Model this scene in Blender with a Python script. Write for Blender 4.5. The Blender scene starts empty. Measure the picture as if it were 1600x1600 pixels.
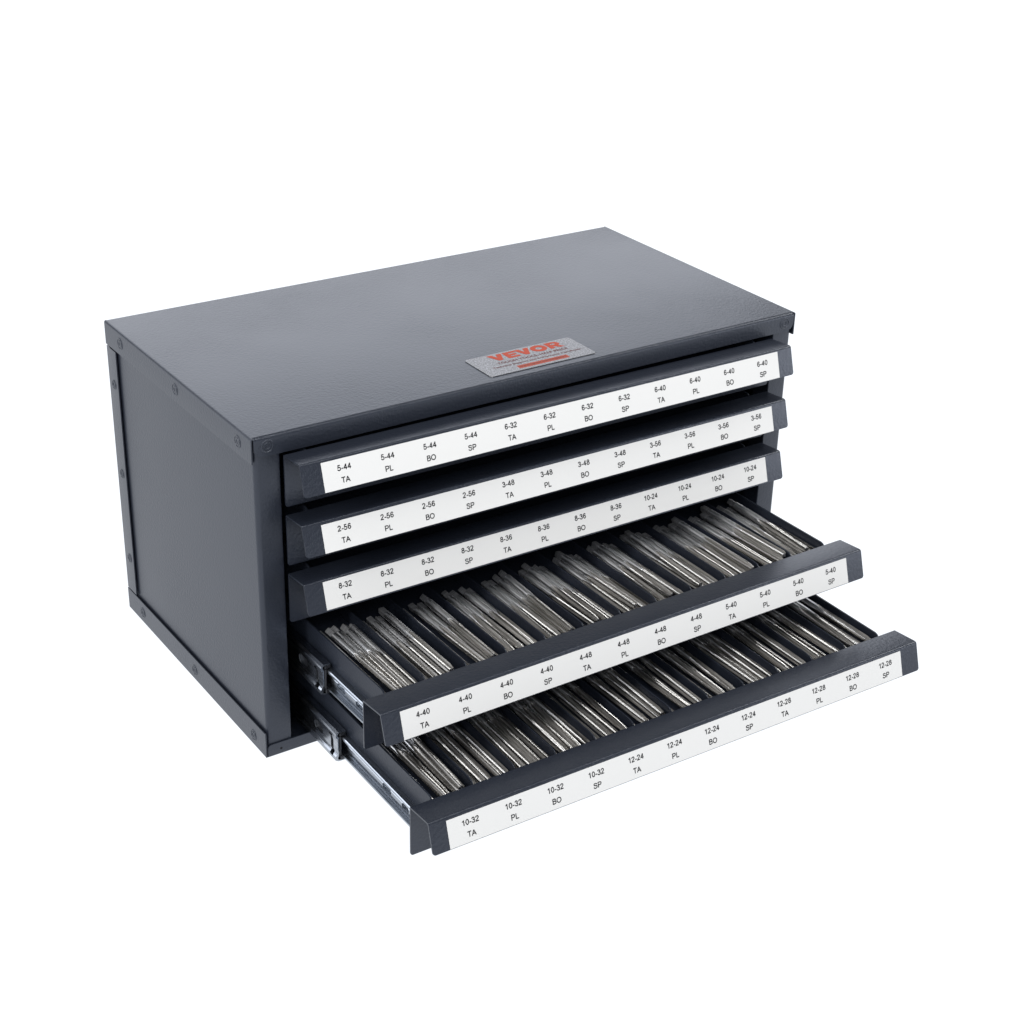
import bpy, bmesh, math, random
from mathutils import Vector, Matrix

S = 0.001                       # millimetres to metres
random.seed(11)
scene = bpy.context.scene
COL = scene.collection

# ------------------------------------------------------------------ camera
cam_d = bpy.data.cameras.new('camera')
cam = bpy.data.objects.new('camera', cam_d)
COL.objects.link(cam)
rt = Vector((0.83355, -0.551975, 0.02277))
up = Vector((0.234031, 0.390151, 0.890512))
fw = Vector((0.500424, 0.736957, -0.45439))
M = Matrix((rt, up, -fw)).transposed().to_4x4()
M.translation = Vector((-328.07164, -715.3079, 550.77745)) * S
cam.matrix_world = M
cam_d.sensor_width = 36.0
cam_d.lens = 2694.26 / 1600 * 36.0
cam_d.clip_start = 0.02
cam_d.clip_end = 60.0
scene.camera = cam

# ------------------------------------------------------------------ world, lamps, exposure
world = bpy.data.worlds.new('World')
scene.world = world
world.use_nodes = True
bg = world.node_tree.nodes['Background']
bg.inputs['Color'].default_value = (1.0, 1.0, 1.0, 1)
bg.inputs['Strength'].default_value = 0.15

def area(name, loc, target, sx, sy, power, col=(1, 1, 1)):
    d = bpy.data.lights.new(name, 'AREA')
    d.shape = 'RECTANGLE'
    d.size = sx
    d.size_y = sy
    d.energy = power
    d.color = col
    o = bpy.data.objects.new(name, d)
    COL.objects.link(o)
    o.location = loc
    o.rotation_euler = (Vector(target) - Vector(loc)).to_track_quat('-Z', 'Y').to_euler()
    return o

COOL = (0.95, 0.984, 1.06)
area('back_softbox', (0.95, 2.6, 1.4), (0.15, 0.1, 0.19), 3.4, 1.8, 46, COOL)
area('front_softbox', (-0.75, -1.45, 1.35), (0.2, -0.08, 0.08), 0.8, 0.9, 15, COOL)
area('overhead_strip', (0.15, -0.62, 1.55), (0.18, -0.08, 0.06), 0.9, 0.35, 10)
area('left_strip', (-1.35, -0.22, 1.35), (0.1, -0.08, 0.06), 0.4, 0.9, 17)
area('right_strip', (1.7, -0.2, 1.35), (0.25, -0.08, 0.06), 0.4, 0.9, 14)
area('left_softbox', (-1.7, 1.3, 0.75), (0.0, 0.1, 0.12), 1.3, 1.1, 16, COOL)
area('side_softbox', (1.85, -1.35, 0.42), (0.34, 0.0, 0.12), 0.8, 0.7, 10, COOL)

vs = scene.view_settings
vs.view_transform = 'Standard'
vs.look = 'None'
vs.exposure = 0
vs.gamma = 1
vs.use_curve_mapping = False
scene.cycles.max_bounces = 8
scene.cycles.diffuse_bounces = 4
scene.cycles.glossy_bounces = 4

# ------------------------------------------------------------------ materials
def new_mat(name):
    m = bpy.data.materials.new(name)
    m.use_nodes = True
    nt = m.node_tree
    return m, nt, nt.nodes['Principled BSDF']

def paint(name, col, rough, bump_s, scale, spec=0.5, patch=(0.35, 1.0)):
    """powder coat: dark slate paint with an orange-peel grain"""
    m, nt, b = new_mat(name)
    N, L = nt.nodes, nt.links
    tc = N.new('ShaderNodeTexCoord')
    n1 = N.new('ShaderNodeTexNoise')
    n1.inputs['Scale'].default_value = scale
    n1.inputs['Detail'].default_value = 3
    n1.inputs['Roughness'].default_value = 0.55
    L.new(tc.outputs['Object'], n1.inputs['Vector'])
    n2 = N.new('ShaderNodeTexNoise')
    n2.inputs['Scale'].default_value = 14
    n2.inputs['Detail'].default_value = 3
    L.new(tc.outputs['Object'], n2.inputs['Vector'])
    mr = N.new('ShaderNodeMapRange')
    mr.inputs['From Min'].default_value = 0.3
    mr.inputs['From Max'].default_value = 0.7
    mr.inputs['To Min'].default_value = patch[0]
    mr.inputs['To Max'].default_value = patch[1]
    L.new(n2.outputs['Fac'], mr.inputs['Value'])
    ml = N.new('ShaderNodeMath')
    ml.operation = 'MULTIPLY'
    ml.inputs[1].default_value = bump_s
    L.new(mr.outputs['Result'], ml.inputs[0])
    bp = N.new('ShaderNodeBump')
    bp.inputs['Distance'].default_value = 0.0004
    L.new(ml.outputs[0], bp.inputs['Strength'])
    L.new(n1.outputs['Fac'], bp.inputs['Height'])
    L.new(bp.outputs['Normal'], b.inputs['Normal'])
    r2 = N.new('ShaderNodeMapRange')
    r2.inputs['To Min'].default_value = rough - 0.02
    r2.inputs['To Max'].default_value = rough + 0.03
    L.new(n2.outputs['Fac'], r2.inputs['Value'])
    L.new(r2.outputs['Result'], b.inputs['Roughness'])
    b.inputs['Base Color'].default_value = (*col, 1)
    b.inputs['IOR'].default_value = 1.52
    b.inputs['Specular IOR Level'].default_value = spec
    b.inputs['Specular Tint'].default_value = (0.925, 0.970, 1.075, 1)
    return m

def plain(name, col, rough=0.5, metal=0.0, spec=0.5):
    m, nt, b = new_mat(name)
    b.inputs['Base Color'].default_value = (*col, 1)
    b.inputs['Roughness'].default_value = rough
    b.inputs['Metallic'].default_value = metal
    b.inputs['Specular IOR Level'].default_value = spec
    return m

def metal(name, c0, c1, rough, stretch, scale, bump=0.0, metallic=1.0, aniso=0.0):
    """steel with streaks drawn out along the object's length"""
    m, nt, b = new_mat(name)
    N, L = nt.nodes, nt.links
    tc = N.new('ShaderNodeTexCoord')
    oi = N.new('ShaderNodeObjectInfo')
    ad = N.new('ShaderNodeVectorMath')
    ad.operation = 'ADD'
    L.new(tc.outputs['Object'], ad.inputs[0])
    L.new(oi.outputs['Random'], ad.inputs[1])
    mp = N.new('ShaderNodeMapping')
    mp.inputs['Scale'].default_value = stretch
    L.new(ad.outputs[0], mp.inputs['Vector'])
    n = N.new('ShaderNodeTexNoise')
    n.inputs['Scale'].default_value = scale
    n.inputs['Detail'].default_value = 4
    n.inputs['Roughness'].default_value = 0.65
    L.new(mp.outputs['Vector'], n.inputs['Vector'])
    r = N.new('ShaderNodeValToRGB')
    r.color_ramp.elements[0].position = 0.32
    r.color_ramp.elements[0].color = (*c0, 1)
    r.color_ramp.elements[1].position = 0.68
    r.color_ramp.elements[1].color = (*c1, 1)
    L.new(n.outputs['Fac'], r.inputs['Fac'])
    L.new(r.outputs['Color'], b.inputs['Base Color'])
    mr = N.new('ShaderNodeMapRange')
    mr.inputs['To Min'].default_value = rough - 0.08
    mr.inputs['To Max'].default_value = rough + 0.12
    L.new(n.outputs['Fac'], mr.inputs['Value'])
    L.new(mr.outputs['Result'], b.inputs['Roughness'])
    b.inputs['Metallic'].default_value = metallic
    if aniso:                                   # turned and ground: scratches run round the axis
        tg = N.new('ShaderNodeTangent')
        tg.direction_type = 'RADIAL'
        tg.axis = 'Y'
        L.new(tg.outputs['Tangent'], b.inputs['Tangent'])
        b.inputs['Anisotropic'].default_value = aniso
        b.inputs['Anisotropic Rotation'].default_value = 0.25
    if bump:
        bp = N.new('ShaderNodeBump')
        bp.inputs['Strength'].default_value = bump
        bp.inputs['Distance'].default_value = 0.0002
        L.new(n.outputs['Fac'], bp.inputs['Height'])
        L.new(bp.outputs['Normal'], b.inputs['Normal'])
    return m

PAINT_C = (0.0150, 0.0183, 0.0267)
M_PAINT = paint('slate_powder_coat', PAINT_C, 0.36, 0.62, 640)
M_FRONT = paint('slate_powder_coat_fronts', PAINT_C, 0.32, 0.55, 520, 0.5, (0.25, 1.25))
M_TRAY = paint('slate_powder_coat_trays', PAINT_C, 0.40, 0.8, 700, 0.3)
M_LABEL = plain('white_label_paper', (0.69, 0.683, 0.66), 0.6, 0, 0.2)
M_INK = plain('black_print', (0.012, 0.012, 0.013), 0.6, 0, 0.3)
M_HOLE = plain('rivet_bore', (0.006, 0.006, 0.007), 0.7, 0, 0.2)
M_RAIL = metal('zinc_rail', (0.22, 0.24, 0.27), (0.45, 0.48, 0.52), 0.27, (60, 1, 60), 30, 0.05)
M_CHANNEL = metal('dark_zinc_channel', (0.20, 0.215, 0.24), (0.44, 0.465, 0.50), 0.20, (60, 1, 60), 30, 0.05)
M_PLASTIC = plain('black_plastic', (0.012, 0.013, 0.016), 0.4)
M_SHANK = metal('ground_steel', (0.46, 0.465, 0.47), (0.80, 0.80, 0.80), 0.33, (900, 8, 900), 1.0, 0.08, 1.0, 0.85)
M_DRIVE = metal('milled_square_steel', (0.26, 0.26, 0.265), (0.50, 0.50, 0.505), 0.5, (80, 1200, 80), 1.0, 0.15, 0.7)
M_GROOVE = metal('flute_groove_steel', (0.24, 0.23, 0.215), (0.54, 0.52, 0.49), 0.38, (700, 20, 700), 1.0, 0.1, 1.0, 0.5)
M_FLUTE = metal('fluted_thread_steel', (0.28, 0.275, 0.265), (0.62, 0.61, 0.59), 0.34, (700, 20, 700), 1.0, 0.08, 1.0, 0.6)
M_PLATE = metal('brushed_silver_sticker', (0.08, 0.08, 0.083), (0.36, 0.36, 0.37), 0.45, (1, 1, 1), 1100, 0.35)
M_ORANGE = plain('orange_print', (0.36, 0.050, 0.022), 0.6, 0, 0.15)
M_RED = plain('dark_red_print', (0.10, 0.022, 0.018), 0.6, 0, 0.15)
M_BAND = plain('dull_red_band', (0.30, 0.055, 0.03), 0.6, 0, 0.15)
M_FLOOR, nt_, b_ = new_mat('added_glow_white_surface')       # white surface given an added glow that wipes out shadows below the drawers
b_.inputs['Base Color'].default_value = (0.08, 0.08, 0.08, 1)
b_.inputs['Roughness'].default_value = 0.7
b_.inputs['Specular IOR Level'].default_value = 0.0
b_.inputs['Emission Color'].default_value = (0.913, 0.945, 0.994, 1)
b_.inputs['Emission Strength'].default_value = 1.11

# ------------------------------------------------------------------ helpers
def put(bm, name, mats, parent=None, loc=None, smooth=False, recalc=True):
    if recalc:
        bmesh.ops.recalc_face_normals(bm, faces=bm.faces[:])
    me = bpy.data.meshes.new(name)
    bm.to_mesh(me)
    bm.free()
    for m in (mats if isinstance(mats, (list, tuple)) else [mats]):
        me.materials.append(m)
    if smooth:
        for p in me.polygons:
            p.use_smooth = True
        try:
            me.set_sharp_from_angle(angle=math.radians(35))
        except Exception:
            pass
    o = bpy.data.objects.new(name, me)
    COL.objects.link(o)
    if parent:
        o.parent = parent
    if loc:
        o.location = [c * S for c in loc]
    return o

def tag(o, label=None, cat=None, group=None, kind=None):
    if label: o['label'] = label
    if cat: o['category'] = cat
    if group: o['group'] = group
    if kind: o['kind'] = kind

def box(bm, x0, x1, y0, y1, z0, z1, mi=0, bev=0.0):
    vs_ = [bm.verts.new((x * S, y * S, z * S)) for z in (z0, z1) for y in (y0, y1) for x in (x0, x1)]
    fs = []
    for q in ((0, 2, 3, 1), (4, 5, 7, 6), (0, 1, 5, 4), (2, 6, 7, 3), (0, 4, 6, 2), (1, 3, 7, 5)):
        f = bm.faces.new([vs_[i] for i in q])
        f.material_index = mi
        fs.append(f)
    if bev:
        es = list({e for f in fs for e in f.edges})
        bmesh.ops.bevel(bm, geom=es, offset=bev * S, segments=2, affect='EDGES', profile=0.5)

def prism(bm, pts, a0, a1, axis='y', mi=0):
    """closed outline pts, swept along an axis (pts are the two other coordinates in x,y,z order)"""
    def v(p, a):
        if axis == 'y': return (p[0] * S, a * S, p[1] * S)
        if axis == 'x': return (a * S, p[0] * S, p[1] * S)
        return (p[0] * S, p[1] * S, a * S)
    A = [bm.verts.new(v(p, a0)) for p in pts]
    B = [bm.verts.new(v(p, a1)) for p in pts]
    n = len(pts)
    fs = [bm.faces.new(A), bm.faces.new(B[::-1])]
    for i in range(n):
        fs.append(bm.faces.new((A[i], B[i], B[(i + 1) % n], A[(i + 1) % n])))
    for f in fs: f.material_index = mi

def fillet(pts, radii, seg=5):
    """open polyline with its inner corners rounded"""
    out = [Vector(pts[0])]
    for i in range(1, len(pts) - 1):
        p, a, b = Vector(pts[i]), Vector(pts[i - 1]), Vector(pts[i + 1])
        r = radii[i - 1]
        u, w = (a - p).normalized(), (b - p).normalized()
        ang = u.angle(w)
        t = r / math.tan(ang / 2)
        c = p + (u + w).normalized() * (r / math.sin(ang / 2))
        s0, s1 = p + u * t - c, p + w * t - c
        tot = s0.angle_signed(s1)
        for k in range(seg + 1):
            th = -tot * k / seg
            out.append(c + Vector((s0.x * math.cos(th) - s0.y * math.sin(th), s0.x * math.sin(th) + s0.y * math.cos(th))))
    out.append(Vector(pts[-1]))
    return out

def sheet(bm, prof, x0, x1, th, r0=0.0, r1=0.0, side=1, axis='x', mi=0):
    """folded sheet metal: profile of 2-D points swept along an axis, real thickness,
    the free ends' corners rounded with radius r0 / r1"""
    P = [Vector(p) for p in prof]
    def dens(P, r, seg=5):
        if r <= 0: return P, [0.0] * len(P)
        d = (P[1] - P[0]).normalized()
        new, ins = [], []
        for k in range(seg + 1):
            t = r * (1 - math.cos(math.pi / 2 * k / seg))
            new.append(P[0] + d * t)
            ins.append(r - r * math.sin(math.pi / 2 * k / seg))
        return new + P[1:], ins + [0.0] * (len(P) - 1)
    P, i0 = dens(P, r0)
    Q, i1 = dens(P[::-1], r1)
    P = Q[::-1]
    i1 = i1[::-1]
    i0 = i0 + [0.0] * (len(P) - len(i0))
    ins = [max(a, b) for a, b in zip(i0, i1)]
    n = len(P)
    nor = []
    for i in range(n):
        a = P[max(0, i - 1)]; b = P[min(n - 1, i + 1)]
        d = (b - a).normalized()
        nor.append(Vector((-d.y, d.x)) * side)
    def v(p, x):
        if axis == 'x': return (x * S, p.x * S, p.y * S)
        if axis == 'y': return (p.x * S, x * S, p.y * S)
        return (p.x * S, p.y * S, x * S)
    g = []
    for i in range(n):
        q = P[i] + nor[i] * th
        g.append([bm.verts.new(v(P[i], x0 + ins[i])), bm.verts.new(v(P[i], x1 - ins[i])),
                  bm.verts.new(v(q, x1 - ins[i])), bm.verts.new(v(q, x0 + ins[i]))])
    fs = [bm.faces.new(g[0]), bm.faces.new(g[-1][::-1])]
    for i in range(n - 1):
        for k in range(4):
            fs.append(bm.faces.new((g[i][k], g[i + 1][k], g[i + 1][(k + 1) % 4], g[i][(k + 1) % 4])))
    for f in fs: f.material_index = mi

def disc_ring(bm, c, ax, prof, seg=20, mi=0, close=True):
    """lathe: prof = [(radius, height along ax)]; ax is a unit vector"""
    ax = Vector(ax)
    a = ax.orthogonal().normalized()
    b = ax.cross(a)
    rings = []
    for r, h in prof:
        rings.append([bm.verts.new(tuple((Vector(c) + ax * h + (a * math.cos(2 * math.pi * k / seg) + b * math.sin(2 * math.pi * k / seg)) * max(r, 1e-4)) * S)) for k in range(seg)])
    for i in range(len(rings) - 1):
        for k in range(seg):
            f = bm.faces.new((rings[i][k], rings[i][(k + 1) % seg], rings[i + 1][(k + 1) % seg], rings[i + 1][k]))
            f.material_index = mi
    if close:
        f = bm.faces.new(rings[-1]); f.material_index = mi
        f = bm.faces.new(rings[0][::-1]); f.material_index = mi

# plain grotesque lettering for the label strips: advance and pen strokes, cap height 1
def oval(cx, cy, rx, ry, n=22):
    return [(cx + rx * math.sin(2 * math.pi * k / n), cy + ry * math.cos(2 * math.pi * k / n)) for k in range(n)] + [(cx, cy + ry)]
GLYPH = {
    '0': (.777, [oval(.388, .5, .262, .437)]),
    '1': (.777, [[(.47, 0), (.47, 1)], [(.17, .72), (.32, .81), (.46, .97)]]),
    '2': (.777, [[(.115, .69), (.14, .81), (.22, .90), (.37, .937), (.52, .90), (.60, .81), (.615, .71), (.57, .59), (.45, .45), (.28, .29), (.16, .16), (.11, .065), (.67, .065)]]),
    '3': (.777, [[(.11, .74), (.16, .86), (.25, .92), (.36, .937), (.50, .90), (.58, .80), (.57, .66), (.48, .57), (.29, .535)],
                 [(.29, .535), (.50, .51), (.60, .42), (.635, .29), (.59, .15), (.49, .08), (.36, .063), (.23, .09), (.14, .17), (.09, .28)]]),
    '4': (.777, [[(.51, 0), (.51, .98)], [(.52, .95), (.09, .30)], [(.04, .29), (.71, .29)]]),
    '5': (.777, [[(.62, .935), (.22, .935), (.145, .50), (.24, .575), (.36, .60), (.50, .575), (.60, .48), (.635, .335), (.59, .18), (.49, .09), (.36, .063), (.23, .09), (.14, .16), (.09, .27)]]),
    '6': (.777, [[(.62, .74), (.57, .87), (.48, .925), (.39, .937), (.26, .88), (.17, .74), (.135, .50), (.14, .33), (.18, .18), (.27, .09), (.39, .063), (.52, .10), (.60, .19), (.63, .32),
                  (.60, .45), (.52, .54), (.40, .575), (.27, .54), (.18, .45), (.14, .33)]]),
    '8': (.777, [oval(.388, .745, .215, .192), oval(.388, .303, .262, .240)]),
    '-': (.465, [[(.05, .33), (.41, .33)]]),
    'T': (.853, [[(.03, .935), (.83, .935)], [(.43, 0), (.43, .93)]]),
    'A': (.931, [[(.06, 0), (.465, .97)], [(.87, 0), (.465, .97)], [(.19, .34), (.74, .34)]]),
    'P': (.931, [[(.17, 0), (.17, 1)], [(.17, .935), (.55, .935), (.72, .89), (.80, .79), (.81, .70), (.77, .57), (.67, .49), (.52, .46), (.17, .46)]]),
    'L': (.777, [[(.16, 0), (.16, 1)], [(.16, .065), (.72, .065)]]),
    'B': (.931, [[(.165, 0), (.165, 1)], [(.165, .935), (.50, .935), (.66, .90), (.73, .81), (.73, .70), (.66, .58), (.50, .545), (.165, .545)],
                 [(.50, .545), (.68, .51), (.78, .41), (.79, .28), (.73, .14), (.60, .075), (.45, .065), (.165, .065)]]),
    'O': (1.086, [oval(.543, .5, .44, .437)]),
    'S': (.931, [[(.78, .72), (.74, .84), (.64, .915), (.47, .937), (.30, .915), (.19, .83), (.18, .71), (.26, .60), (.45, .545), (.66, .49), (.79, .40), (.82, .26), (.75, .14), (.62, .08), (.47, .063), (.28, .09), (.16, .18), (.11, .31)]]),
}
PEN = 0.185
def print_line(bm, s, fn, cu, cv, width, height, mi):
    """label lettering, centred at (cu,cv); fn maps (u right, v down) to mm"""
    tot = sum(GLYPH[c][0] for c in s)
    k_ = width / tot
    pen = -tot / 2
    for c in s:
        adv, strokes = GLYPH[c]
        for st in strokes:
            closed = st[0] == st[-1]
            P = [Vector(p) for p in st]
            n = len(P)
            rows = []
            for i in range(n):
                a = P[i - 1] if i else (P[-2] if closed else P[0])
                b = P[i + 1] if i < n - 1 else (P[1] if closed else P[-1])
                d1 = (P[i] - a).normalized() if (P[i] - a).length > 1e-6 else (b - P[i]).normalized()
                d2 = (b - P[i]).normalized() if (b - P[i]).length > 1e-6 else d1
                nn = Vector((-d1.y - d2.y, d1.x + d2.x)).normalized()
                w_ = PEN / 2 / max(0.5, nn.dot(Vector((-d1.y, d1.x))))
                rows.append([bm.verts.new(tuple(Vector(fn(cu + (pen + q.x) * k_, cv - (q.y - .5) * height)) * S)) for q in (P[i] + nn * w_, P[i] - nn * w_)])
            for r0, r1 in zip(rows, rows[1:]):
                f = bm.faces.new((r0[0], r0[1], r1[1], r1[0]))
                f.material_index = mi
        pen += adv

_text_cache = {}
def text_mesh(s, bold=0.0):
    """flat lettering from Blender's own font: vertices and faces, cap height 1, centred"""
    key = (s, bold)
    if key in _text_cache: return _text_cache[key]
    cu = bpy.data.curves.new('lettering', 'FONT')
    cu.body = s
    cu.size = 1.0
    cu.resolution_u = 4
    cu.offset = bold
    o = bpy.data.objects.new('lettering', cu)
    COL.objects.link(o)
    dg = bpy.context.evaluated_depsgraph_get()
    me = bpy.data.meshes.new_from_object(o.evaluated_get(dg))
    vv = [(v.co.x, v.co.y) for v in me.vertices]
    ff = [tuple(p.vertices) for p in me.polygons]
    bpy.data.objects.remove(o)
    bpy.data.curves.remove(cu)
    bpy.data.meshes.remove(me)
    _text_cache[key] = (vv, ff)
    return vv, ff

def letter(bm, s, fn, cu, cv, width, height, mi, bold=0.0):
    """lays string s, centred at (cu,cv), size width x height, fn maps (u right, v down) to mm"""
    vv, ff = text_mesh(s, bold)
    x0 = min(v[0] for v in vv); x1 = max(v[0] for v in vv)
    y0 = min(v[1] for v in vv); y1 = max(v[1] for v in vv)
    bv = [bm.verts.new(tuple(Vector(fn(cu + ((v[0] - x0) / (x1 - x0) - .5) * width, cv - ((v[1] - y0) / (y1 - y0) - .5) * height)) * S)) for v in vv]
    for f in ff:
        try:
            q = bm.faces.new([bv[i] for i in f])
            q.material_index = mi
        except ValueError:
            pass

# ------------------------------------------------------------------ surface
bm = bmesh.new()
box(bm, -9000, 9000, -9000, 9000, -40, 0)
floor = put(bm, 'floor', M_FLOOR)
tag(floor, 'plain white table surface under the cabinet, given an added glow', 'table surface', kind='structure')

# ------------------------------------------------------------------ cabinet shell
W, D, H = 360.0, 193.03, 191.23
cabinet = bpy.data.objects.new('tool_cabinet', None)
COL.objects.link(cabinet)
tag(cabinet, 'dark slate grey metal five drawer tap cabinet with its two lowest drawers pulled open', 'drawer cabinet')

# top cover: front flange, top sheet, back flange in one fold, and the two side flanges
bm = bmesh.new()
prof = fillet([(0, 180.3), (0, H), (D, H), (D, 177)], [2.2, 1.2], 6)
sheet(bm, prof, 1.35, W - 1.35, 0.8, 5.0, 2.0, side=-1)
for sgn in (0, 1):
    pf = fillet([(0.0, 177.0), (0.0, H - 0.02), (1.34, H - 0.02)], [1.3], 6)
    if sgn: pf = [Vector((W - p.x, p.y)) for p in pf]
    sheet(bm, pf, 0.35, D - 0.3, 0.7, 0.4, 0.0, side=1 if sgn else -1, axis='y')
put(bm, 'top_cover', M_PAINT, cabinet, smooth=True)

# back panel with folded side flanges
bm = bmesh.new()
prof = fillet([(0, 178.8), (0, D - 0.3), (W, D - 0.3), (W, 178.8)], [1.0, 1.0], 4)
sheet(bm, prof, 15.2, 176.0, 0.7, side=-1, axis='z')
put(bm, 'back_panel', M_PAINT, cabinet, smooth=True)

# base pan
bm = bmesh.new()
box(bm, 0.8, W - 0.8, 0.8, D - 0.8, 0.0, 0.8)
prof = fillet([(0, 7.6), (0, 0), (D, 0), (D, 14)], [0.8, 0.8], 3)
sheet(bm, prof, 1.1, W - 1.1, 0.75, 2.2, 2.0, side=1)
for xa, xb in ((0.0, 0.7), (W - 0.7, W)):
    b2 = bmesh.new()
    prism(b2, [(0.2, 0.05), (D - 0.2, 0.05), (D - 0.2, 14.2), (1.0, 15.6), (0.2, 14.9)], xa, xb, 'x')
    bmesh.ops.bevel(b2, geom=b2.edges[:], offset=0.15 * S, segments=2, affect='EDGES')
    tmp = bpy.data.meshes.new('t'); b2.to_mesh(tmp); b2.free(); bm.from_mesh(tmp); bpy.data.meshes.remove(tmp)
put(bm, 'base_pan', M_PAINT, cabinet, smooth=True)

# side panels, each folded round the front into a column
for sgn in (0, 1):
    pts = [(1.6, D - 1.6), (1.6, 1.0), (16.0, 1.0), (16.0, 14.0)]
    prof = fillet(pts, [2.6, 0.7], 6)
    if sgn: prof = [Vector((W - p.x, p.y)) for p in prof]
    bm = bmesh.new()
    sheet(bm, prof, 0.9, 190.0, 0.8, side=-1 if sgn else 1, axis='z')
    put(bm, 'side_panel', M_PAINT, cabinet, smooth=True)

# rivets
RV = [(3, 2.0, 0.75)]
def rivet(c, ax, R=3.7):
    bm = bmesh.new()
    disc_ring(bm, c, ax, [(R, -0.3), (R, 0.06), (R * .95, 0.24), (R * .82, 0.30), (R * .76, 0.04), (R * .60, 0.04), (R * .55, 0.26), (1.25, 0.26), (1.1, 0.1), (1.05, -0.2)], 28)
    disc_ring(bm, c, ax, [(1.08, -0.28), (1.08, -0.05)], 14, 1)
    put(bm, 'rivet', [M_PAINT, M_HOLE], cabinet, smooth=True)
for x, ax in ((0.0, (-1, 0, 0)), (W, (1, 0, 0))):
    for y, z in ((170.1, 184.3), (93.2, 184.4), (15.8, 184.2)): rivet((x, y, z), ax)
    for y, z in ((185.1, 153.7), (185.0, 95.9), (184.8, 38.4)): rivet((x, y, z), ax, 3.0)
    for y, z in ((170.0, 7.0), (93.4, 6.6), (15.7, 6.4)): rivet((x, y, z), ax, 3.4)
rivet((8.9, 0, 185.7), (0, -1, 0))
rivet((351.5, 0, 185.6), (0, -1, 0))
for x in (9.0, 351.0):
    bm = bmesh.new()
    disc_ring(bm, (x, 0, 3.6), (0, -1, 0), [(0.75, -0.3), (0.75, 0.04)], 14, 0)
    put(bm, 'screw_hole', M_HOLE, cabinet)

# maker's sticker on the top
bm = bmesh.new()
x0, x1, y0, y1 = 146.4, 216.9, 6.9, 34.5
pl = []
r = 1.6
for cx, cy, a0 in ((x1 - r, y1 - r, 0), (x0 + r, y1 - r, 90), (x0 + r, y0 + r, 180), (x1 - r, y0 + r, 270)):
    for k in range(6):
        a = math.radians(a0 + 90 * k / 5)
        pl.append((cx + r * math.cos(a), cy + r * math.sin(a)))
prism(bm, pl, H + 0.02, H + 0.42, 'z')
bmesh.ops.bevel(bm, geom=[e for e in bm.edges if abs(e.verts[0].co.z - (H + .42) * S) < 1e-6 and abs(e.verts[1].co.z - (H + .42) * S) < 1e-6], offset=0.3 * S, segments=1, affect='EDGES')
tz = H + 0.46
top = lambda u, v: (u, 2 * 20.0 - v, tz)
def tline(s, cx, cy, w, h, mi, bold=0.0): letter(bm, s, lambda u, v: (u, v, tz), cx, cy, w, -h, mi, bold)
def heavy(polys, ox, oy, w, h):
    for pg in polys:
        vv = [bm.verts.new(((ox + px * w) * S, (oy + py * h) * S, tz * S)) for px, py in pg]
        q = bm.faces.new(vv); q.material_index = 1
V_ = [[(0, 1), (.36, 1), (.5, .46), (.5, 0), (.36, 0)], [(.5, 0), (.5, .46), (.64, 1), (1, 1), (.64, 0)]]
E_ = [[(0, 0), (.34, 0), (.34, 1), (0, 1)], [(.34, 0), (.92, 0), (.92, .25), (.34, .25)], [(.34, .38), (.84, .38), (.84, .62), (.34, .62)], [(.34, .75), (.92, .75), (.92, 1), (.34, 1)]]
O_ = []
for k in range(28):
    a0, a1 = 2 * math.pi * k / 28, 2 * math.pi * (k + 1) / 28
    O_.append([(.5 + .5 * math.cos(a0), .5 + .53 * math.sin(a0)), (.5 + .5 * math.cos(a1), .5 + .53 * math.sin(a1)), (.5 + .2 * math.cos(a1), .5 + .2 * math.sin(a1)), (.5 + .2 * math.cos(a0), .5 + .2 * math.sin(a0))])
R_ = [[(0, 0), (.33, 0), (.33, 1), (0, 1)], [(.33, .76), (.62, .76), (.62, 1), (.33, 1)], [(.33, .34), (.5, .34), (.62, .56), (.33, .56)], [(.62, .56), (.66, .66), (.98, .66), (.93, .46), (.78, .38), (.5, .34)],
      [(.66, .66), (.62, .76), (.62, 1), (.86, .92), (.98, .66)], [(.36, .34), (.66, 0), (1.05, 0), (.72, .37), (.5, .34)]]
for gl, ox, wd in ((V_, 159.8, 9.6), (E_, 169.9, 8.6), (V_, 177.6, 9.8), (O_, 187.2, 10.2), (R_, 198.2, 9.0)):
    heavy(gl, ox, 24.4, wd, 8.4)
tline('TOUGH TOOLS, HALF PRICE', 183.2, 20.7, 47.0, 2.9, 2, 0.022)
tline('Technical Support and E-Warranty Certificate', 183.2, 16.2, 58.5, 2.3, 2, 0.018)
fb = [bm.verts.new((x * S, y * S, (H + 0.44) * S)) for x, y in ((167.0, 9.2), (200.5, 9.2), (200.5, 13.2), (167.0, 13.2))]
f = bm.faces.new(fb); f.material_index = 3
tline('www.vevor.com/support', 183.6, 11.3, 31.5, 2.4, 2, 0.022)
bmesh.ops.recalc_face_normals(bm, faces=bm.faces[:])
put(bm, 'name_sticker', [M_PLATE, M_ORANGE, M_RED, M_BAND], cabinet)

# ------------------------------------------------------------------ drawers
XL, XR = 16.79, 340.13
LEN = XR - XL
BEND = (-17.8, 1.37)
LIP = (-22.69, -15.09)
BACK = -29.28
WALL0, WALL1, PITCH = 12.8, 312.8, 25.0
TRAY_L = 158.0
FLOOR_Z = -8.9
lv = Vector((LIP[0] - BEND[0], LIP[1] - BEND[1])).normalized()      # down the lip
ln = Vector((lv.y, -lv.x))                                         # outward from the lip
if ln.x > 0: ln = -ln

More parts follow.
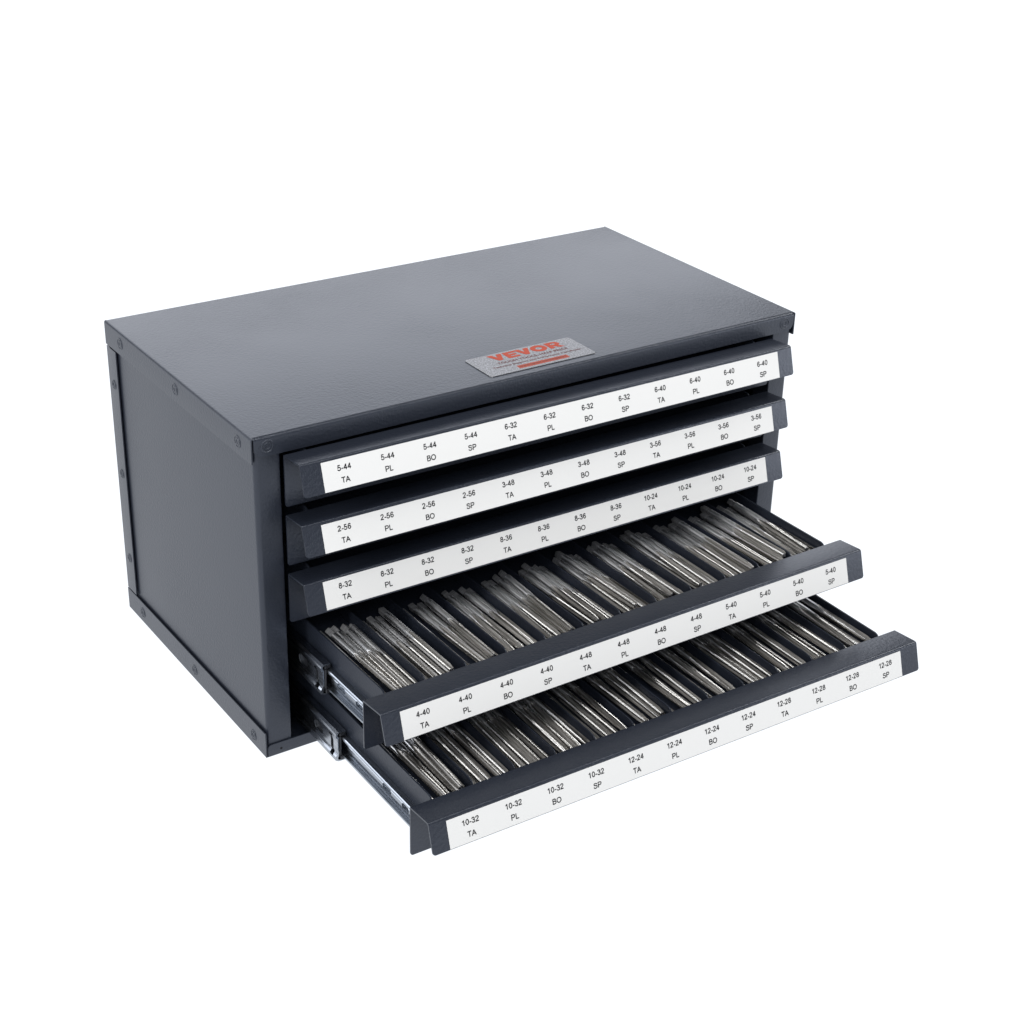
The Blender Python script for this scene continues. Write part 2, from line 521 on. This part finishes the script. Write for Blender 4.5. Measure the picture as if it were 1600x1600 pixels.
DR = [  # z, y, yaw, tilt, open?, label span u0 u1 v0 v1, first text u, step, v of line 1
    (179.66, -1.23, -0.00018, -0.00275, False, 11.5, 312.5, 1.5, 16.9, 24.0, 25.12, 6.1,
     ['5-44'] * 4 + ['6-32'] * 4 + ['6-40'] * 4),
    (145.55, -1.23, -0.00018, -0.00275, False, 10.6, 312.0, 2.0, 17.1, 23.3, 25.12, 6.1,
     ['2-56'] * 4 + ['3-48'] * 4 + ['3-56'] * 4),
    (111.43, -1.23, -0.00018, -0.00275, False, 10.6, 311.1, 1.2, 16.4, 23.1, 25.05, 5.5,
     ['8-32'] * 4 + ['8-36'] * 4 + ['10-24'] * 4),
    (76.73, -79.57, 0.00891, 0.00138, True, 10.5, 311.0, 1.8, 16.85, 23.1, 25.02, 6.2,
     ['4-40'] * 4 + ['4-48'] * 4 + ['5-40'] * 4),
    (40.55, -125.23, -0.00871, 0.00216, True, 9.6, 310.3, 1.9, 16.9, 22.6, 25.05, 6.3,
     ['10-32'] * 4 + ['12-24'] * 4 + ['12-28'] * 4),
]
KIND = ['TA', 'PL', 'BO', 'SP']
PART_LABEL = ['closed top drawer with 5-44, 6-32 and 6-40 labels', 'closed second drawer with 2-56, 3-48 and 3-56 labels',
              'closed third drawer with 8-32, 8-36 and 10-24 labels', 'half open drawer of taps with 4-40, 4-48 and 5-40 labels',
              'lowest drawer pulled furthest out with 10-32, 12-24 and 12-28 labels']

def front_mesh():
    bm = bmesh.new()
    prof = fillet([(0, BACK), (0, 0), BEND, LIP], [0.9, 1.5], 6)
    sheet(bm, prof, 0, LEN, 0.9, 1.4, 1.6, side=1)
    return bm

def tray_mesh():
    bm = bmesh.new()
    # side walls: tall plates with the front top corner rounded
    for xa in (WALL0, WALL1 - 0.9):
        y0, y1 = 1.1, TRAY_L
        pts = [(y0, -27.0), (y1, -27.0), (y1, -0.35), (y0 + 3.0, -0.35), (y0 + 1.2, -0.9), (y0 + 0.35, -1.9), (y0, -3.0)]
        prism(bm, pts, xa, xa + 0.9, 'x')
    box(bm, WALL0 + 0.95, WALL1 - 0.95, TRAY_L - 1.0, TRAY_L - 0.1, -26.8, -0.4)
    box(bm, WALL0 + 0.95, WALL1 - 0.95, 1.1, TRAY_L - 1.1, FLOOR_Z - 0.9, FLOOR_Z)
    box(bm, WALL0 + 0.95, WALL1 - 0.95, 1.2, TRAY_L - 1.2, -27.0, -26.1)
    return bm

def divider_mesh():
    bm = bmesh.new()
    y0, y1 = 1.6, TRAY_L - 1.3
    pts = [(y0, FLOOR_Z + 0.05), (y1, FLOOR_Z + 0.05), (y1, -0.45), (y0 + 6.0, -0.45), (y0 + 2.6, -0.9), (y0 + 0.9, -2.2), (y0 + 0.2, -4.2)]
    prism(bm, pts, -0.35, 0.35, 'x')
    return bm

def label_mesh(d):
    u0, u1, v0, v1, tu, step, tv, names = d[5], d[6], d[7], d[8], d[9], d[10], d[11], d[12]
    bm = bmesh.new()
    def at(u, v, h):
        p = Vector(BEND) + lv * v + ln * h
        return (u, p.x, p.y)
    co = [at(u, v, h) for h in (0.02, 0.14) for u, v in ((u0, v0), (u1, v0), (u1, v1), (u0, v1))]
    q = [bm.verts.new(tuple(Vector(c) * S)) for c in co]
    for f in ((3, 2, 1, 0), (4, 5, 6, 7), (0, 1, 5, 4), (1, 2, 6, 5), (2, 3, 7, 6), (3, 0, 4, 7)):
        bm.faces.new([q[i] for i in f])
    fn = lambda u, v: at(u, v, 0.19)
    for k, s in enumerate(names):
        wd = 10.1 if len(s) == 5 else 8.0
        print_line(bm, s, fn, tu + step * k, tv, wd, 2.95, 1)
        t = KIND[k % 4]
        print_line(bm, t, fn, tu + step * k - 0.15, tv + 6.4, {'TA': 5.0, 'PL': 4.8, 'BO': 5.6, 'SP': 5.2}[t], 2.95, 1)
    return bm

FRONT_ME = None
def slide_profile(h, w, t, lip):
    """C section, web at +x side, flanges reaching to -x, rolled lips"""
    return [(0, h), (0, h - lip), (t, h - lip), (t, h - t), (w - t, h - t), (w - t, -h + t), (t, -h + t), (t, -h + lip), (0, -h + lip), (0, -h), (w, -h), (w, h)]

def cut(o, cutters):
    """subtracts boxes / cylinders from an object's mesh"""
    for c in cutters:
        md = o.modifiers.new('b', 'BOOLEAN')
        md.operation = 'DIFFERENCE'
        md.solver = 'EXACT'
        md.object = c
        dg = bpy.context.evaluated_depsgraph_get()
        me = bpy.data.meshes.new_from_object(o.evaluated_get(dg))
        o.modifiers.clear()
        old = o.data
        o.data = me
        me.name = old.name
        bpy.data.meshes.remove(old)
        bpy.data.objects.remove(c)

drawers = []
for i, d in enumerate(DR):
    z, y, yaw, tilt, opened = d[:5]
    dr = put(tray_mesh(), 'drawer', M_TRAY, cabinet)
    dr.location = (XL * S, y * S, z * S)
    dr.rotation_euler = (0, -math.atan(tilt), math.atan(yaw))
    dr['label'] = PART_LABEL[i]
    drawers.append(dr)
    put(front_mesh(), 'drawer_front', M_FRONT, dr, smooth=True)
    put(label_mesh(d), 'label_strip', [M_LABEL, M_INK], dr, recalc=False)
    if not opened: continue
    for k in range(1, 12):
        put(divider_mesh(), 'divider', M_TRAY, dr, (WALL0 + PITCH * k, 0, 0))
    # ball-bearing slides, left and right
    cy = -21.0 + (0.4 if i == 4 else 0.0)
    yfr = 55.1 if i == 3 else 88.6            # where the middle member ends, behind the front
    for mir in (0, 1):
        X = (lambda x: x) if not mir else (lambda x: LEN - 1.2 - x)
        # inner rail on the drawer wall
        bm = bmesh.new()
        hh = 6.4
        pr = [(9.6, hh), (9.2, hh - 0.5), (9.2, hh - 1.6), (9.9, hh - 1.6), (10.3, hh - 1.0), (12.0, hh - 1.2), (12.0, 2.2), (11.2, 1.2), (11.2, -1.2), (12.0, -2.2), (12.0, -hh + 1.2), (10.3, -hh + 1.0),
              (9.9, -hh + 1.6), (9.2, -hh + 1.6), (9.2, -hh + 0.5), (9.6, -hh), (12.75, -hh), (12.75, hh)]
        pr = [(X(a), cy + b) for a, b in pr]
        prism(bm, pr, 0.6, TRAY_L, 'y')
        rail = put(bm, 'slide_rail', M_RAIL, dr)
        cs = []
        for yy, rr, el in ((24.0, 1.5, 2.2), (14.5, 1.2, 0.9), (43.0, 1.6, 3.0)):
            cb = bmesh.new()
            outl = []
            for q in range(16):
                a = 2 * math.pi * q / 16
                outl.append((yy + rr * math.cos(a) + (el if math.cos(a) > 0 else -el), cy + rr * math.sin(a)))
            prism(cb, outl, X(10.6), X(12.65), 'x')
            cs.append(put(cb, 'cutter', M_HOLE))
            cs[-1].matrix_world = Matrix.Translation((0, 0, 0))
        # cutters live in drawer space
        for c in cs: c.matrix_world = Matrix.LocRotScale(dr.location, dr.rotation_euler, None)
        bpy.context.view_layer.update()
        cut(rail, cs)
        # middle member
        bm = bmesh.new()
        h2 = 9.3
        pr = [(12.0, h2 - 0.5), (9.4, h2), (7.5, h2), (6.2, h2 - 1.0), (5.9, h2 - 1.9), (5.9, h2 - 3.2), (7.0, h2 - 4.4), (7.0, -h2 + 4.8), (6.3, -h2 + 4.2), (5.6, -h2 + 3.2), (5.6, -h2 + 1.0), (7.4, -h2), (12.0, -h2),
              (12.0, -h2 + 0.8), (8.0, -h2 + 0.8), (7.0, -h2 + 1.3), (7.0, -h2 + 2.6), (7.8, -h2 + 3.8), (7.8, h2 - 3.8), (7.0, h2 - 2.6), (7.0, h2 - 1.3), (8.0, h2 - 0.8), (12.0, h2 - 1.2)]
        pr = [(X(a), cy + 0.3 + b) for a, b in pr]
        prism(bm, pr, yfr, yfr + 110, 'y')
        ch = put(bm, 'slide_channel', M_CHANNEL, dr)
        cs = []
        shapes = []
        yy = yfr
        shapes.append([(yy + 3.2, -7.0), (yy + 6.6, -7.0), (yy + 6.6, -4.6), (yy + 8.0, -3.6), (yy + 8.0, 3.0), (yy + 9.8, 3.6), (yy + 9.8, 6.0), (yy + 6.4, 6.0), (yy + 6.4, 3.4), (yy + 4.9, 2.2), (yy + 4.9, -3.6), (yy + 3.2, -4.8)])
        oc = []
        for q in range(16):
            a = 2 * math.pi * q / 16
            oc.append((yy + 22 + 2.6 * math.cos(a) + (2.4 if math.cos(a) > 0 else -2.4), 0.6 + 3.0 * math.sin(a)))
        shapes.append(oc)
        for sh in shapes:
            cb = bmesh.new()
            prism(cb, [(a, cy + 0.3 + b) for a, b in sh], X(4.5), X(8.4), 'x')
            c = put(cb, 'cutter', M_HOLE)
            c.matrix_world = Matrix.LocRotScale(dr.location, dr.rotation_euler, None)
            cs.append(c)
        bpy.context.view_layer.update()
        cut(ch, cs)
        # black plastic ball retainer peeking out of the channel's end
        bm = bmesh.new()
        rx = sorted((X(8.05), X(11.6)))
        box(bm, rx[0], rx[1], yfr - 1.4, yfr + 16, cy - 7.6, cy - 5.2, bev=0.3)
        box(bm, rx[0], rx[1], yfr - 0.6, yfr + 16, cy + 6.9, cy + 8.6, bev=0.3)
        rx = sorted((X(8.0), X(8.9)))
        box(bm, rx[0], rx[1], yfr - 0.9, yfr + 30, cy - 5.0, cy + 6.8, bev=0.2)
        put(bm, 'ball_retainer', M_PLASTIC, dr)

# fixed outer tracks inside the cabinet for the two open drawers
for i in (3, 4):
    z = DR[i][0] - 20.8
    for mir in (0, 1):
        X = (lambda x: x) if not mir else (lambda x: W - x)
        bm = bmesh.new()
        pr = [(22.2, 10.4), (16.9, 10.4), (16.9, -10.4), (22.2, -10.4), (22.2, -9.6), (17.7, -9.6), (17.7, 9.6), (22.2, 9.6)]
        prism(bm, [(X(a), z + b) for a, b in pr], 30.0, 185.0, 'y')
        put(bm, 'slide_track', M_CHANNEL, cabinet)

# ------------------------------------------------------------------ taps
def tap_meshes(R, L, kind, flute_from, thread_from):
    """shank (square milled tail, ground body) and fluted, threaded end; tail at y=0, tip at -L"""
    SEG = 64
    def ring(bm, rad, y):
        return [bm.verts.new((rad(k) * math.cos(2 * math.pi * k / SEG) * S, -y * S, rad(k) * math.sin(2 * math.pi * k / SEG) * S)) for k in range(SEG)]
    def skin(bm, rings):
        for a, b in zip(rings, rings[1:]):
            for k in range(SEG):
                bm.faces.new((a[k], a[(k + 1) % SEG], b[(k + 1) % SEG], b[k]))
    # square drive
    bm = bmesh.new()
    sq = R * 0.74
    def sqr(k, s=sq):
        a = 2 * math.pi * k / SEG
        return min(R * 0.985, s / max(abs(math.cos(a)), abs(math.sin(a))))
    rs = [ring(bm, lambda k: sqr(k) * 0.86, 0), ring(bm, sqr, 0.5), ring(bm, sqr, 6.2), ring(bm, lambda k: sqr(k) * .55 + .445 * R, 6.9)]
    bm.faces.new(rs[0])
    skin(bm, rs)
    bm.faces.new(rs[-1][::-1])
    m_sq = bm
    # plain ground shank
    bm = bmesh.new()
    rs = [ring(bm, lambda k: R * 0.955, 6.9), ring(bm, lambda k: R, 7.3), ring(bm, lambda k: R, flute_from)]
    bm.faces.new(rs[0])
    skin(bm, rs)
    bm.faces.new(rs[-1][::-1])
    m_sh = bm
    # fluted end: the cutter's circle runs out in a leaf shape towards the shank, lands carry the thread
    flutes = 3 if kind == 'SP' else 4
    rf = R * (0.66 if flutes == 3 else 0.54)
    dc0 = R * (1.10 if flutes == 3 else 1.02)
    def cutr(k, y):
        s_ = min(1.0, max(0.0, (y - flute_from - 0.15) / 11.0))
        dc = dc0 + (R + rf - dc0) * (1 - s_) ** 2.2
        tw = -0.9 * (y - flute_from) / L if kind == 'SP' else 0.0
        per = 2 * math.pi / flutes
        a = (2 * math.pi * k / SEG + tw + per / 2) % per - per / 2
        q = rf * rf - (dc * math.sin(a)) ** 2
        if q <= 0: return 1e9
        return dc * math.cos(a) - math.sqrt(q)
    bm = bmesh.new()
    pitch = 0.85
    cham = {'TA': 9.0, 'PL': 4.5, 'BO': 1.6, 'SP': 5.0}[kind]
    ys = []
    y = flute_from
    while y < thread_from - 0.3:
        ys.append((y, R)); y += 0.75
    n = int((L - thread_from) / (pitch / 2))
    for q in range(n + 1):
        y = thread_from + (L - thread_from) * q / n
        tip = max(0.0, 1 - (L - y) / cham)
        ys.append((y, R * 1.03 * (1 - 0.24 * tip) * (1.0 if q % 2 else 0.90)))
    rs = [ring(bm, (lambda k, y=y, r=r: min(r, cutr(k, y))), y) for y, r in ys]
    f = bm.faces.new(rs[0])
    for q, (a, b) in enumerate(zip(rs, rs[1:])):
        y = (ys[q][0] + ys[q + 1][0]) / 2
        r = max(ys[q][1], ys[q + 1][1])
        for k in range(SEG):
            f = bm.faces.new((a[k], a[(k + 1) % SEG], b[(k + 1) % SEG], b[k]))
            groove = min(cutr(k, y), cutr(k + 1, y)) < r * 0.93
            f.material_index = 2 if groove else (0 if y < thread_from else 1)
    bm.faces.new(rs[-1][::-1])
    m_th = bm
    return m_sq, m_sh, m_th

def make_tap(R, L, kind, ff, tf):
    sq, sh, th = tap_meshes(R, L, kind, ff, tf)
    root = put(sh, 'threading_tap', M_SHANK, smooth=True)
    put(sq, 'square_drive', M_DRIVE, root, smooth=True)
    put(th, 'fluted_thread', [M_SHANK, M_FLUTE, M_GROOVE], root, smooth=True)
    return root

def copy_tap(src):
    r = src.copy(); COL.objects.link(r)
    for ch in src.children:
        c = ch.copy(); COL.objects.link(c); c.parent = r
    return r

ORD = {5: ['leftmost', 'second', 'middle', 'fourth', 'rightmost'], 4: ['leftmost', 'second', 'third', 'rightmost']}
for i, R, L, ff, tf, head in ((3, 2.2, 72.5, 29.5, 37.5, 75.0), (4, 2.25, 78.0, 30.0, 38.5, 80.3)):
    dr = drawers[i]
    mw = Matrix.LocRotScale(dr.location, dr.rotation_euler, None)
    protos = {k: make_tap(R, L, k, ff, tf) for k in KIND}
    used = set()
    where = 'upper open drawer' if i == 3 else 'lowest drawer'
    for c in range(12):
        kind = KIND[c % 4]
        size = DR[i][12][c]
        xa = WALL0 + PITCH * c + (0.9 if c == 0 else 0.35) + R + 0.25
        xb = WALL0 + PITCH * (c + 1) - (0.9 if c == 11 else 0.35) - R - 0.25
        count = 5 if random.random() < .6 else 4
        slack = max(0.0, xb - xa - (count - 1) * (2 * R * 1.05))
        x = xa + random.uniform(0.0, 0.4) * slack
        base = []
        for t in range(count):
            o = protos[kind] if kind not in used else copy_tap(protos[kind])
            used.add(kind)
            y = head + random.uniform(-2.8, 2.2) + (random.uniform(-5.0, -1.5) if random.random() < .3 else 0)
            y = max(y, L + 1.7)
            roll = random.uniform(0, 2 * math.pi)
            loc = Matrix.Translation(Vector((x, y, FLOOR_Z + R * 1.04 + (1.6 if t % 2 else 0.0) + random.choice((0.0, 0.2, 0.6)))) * S)
            rot = Matrix.Rotation(math.radians(random.uniform(-2.0, 2.0) if t % 2 and 0 < t < count - 1 else random.uniform(-0.7, 0.7)), 4, 'Z') @ Matrix.Rotation(math.radians(random.uniform(0.0, 0.45)), 4, 'X') @ Matrix.Rotation(roll, 4, 'Y')
            o.matrix_world = mw @ loc @ rot
            tag(o, f'{ORD[count][t]} of {"five" if count == 5 else "four"} steel taps in the {size} {kind} compartment of the {where}', 'tap',
                'steel taps lying in the two open drawers')
            base.append((x, y))
            x += 2 * R * 1.05 + random.uniform(0.0, 0.5) * slack / 2
            x = min(x, xb)
        if random.random() < 0.65:                 # one more tap lies loosely on top of the row
            a = random.choice((1, 2, count - 2))
            o = copy_tap(protos[kind])
            loc = Matrix.Translation(Vector(((base[a][0] + base[a + 1][0]) / 2, max(head + random.uniform(-3.0, 3.0), L + 1.7), FLOOR_Z + R * 1.04 + R * 1.86 + 1.0)) * S)
            rot = Matrix.Rotation(math.radians(random.uniform(-2.6, 2.6)), 4, 'Z') @ Matrix.Rotation(random.uniform(0, 2 * math.pi), 4, 'Y')
            o.matrix_world = mw @ loc @ rot
            tag(o, f'loose steel tap atop the {size} {kind} row in the {where}', 'tap',
                'steel taps lying in the two open drawers')
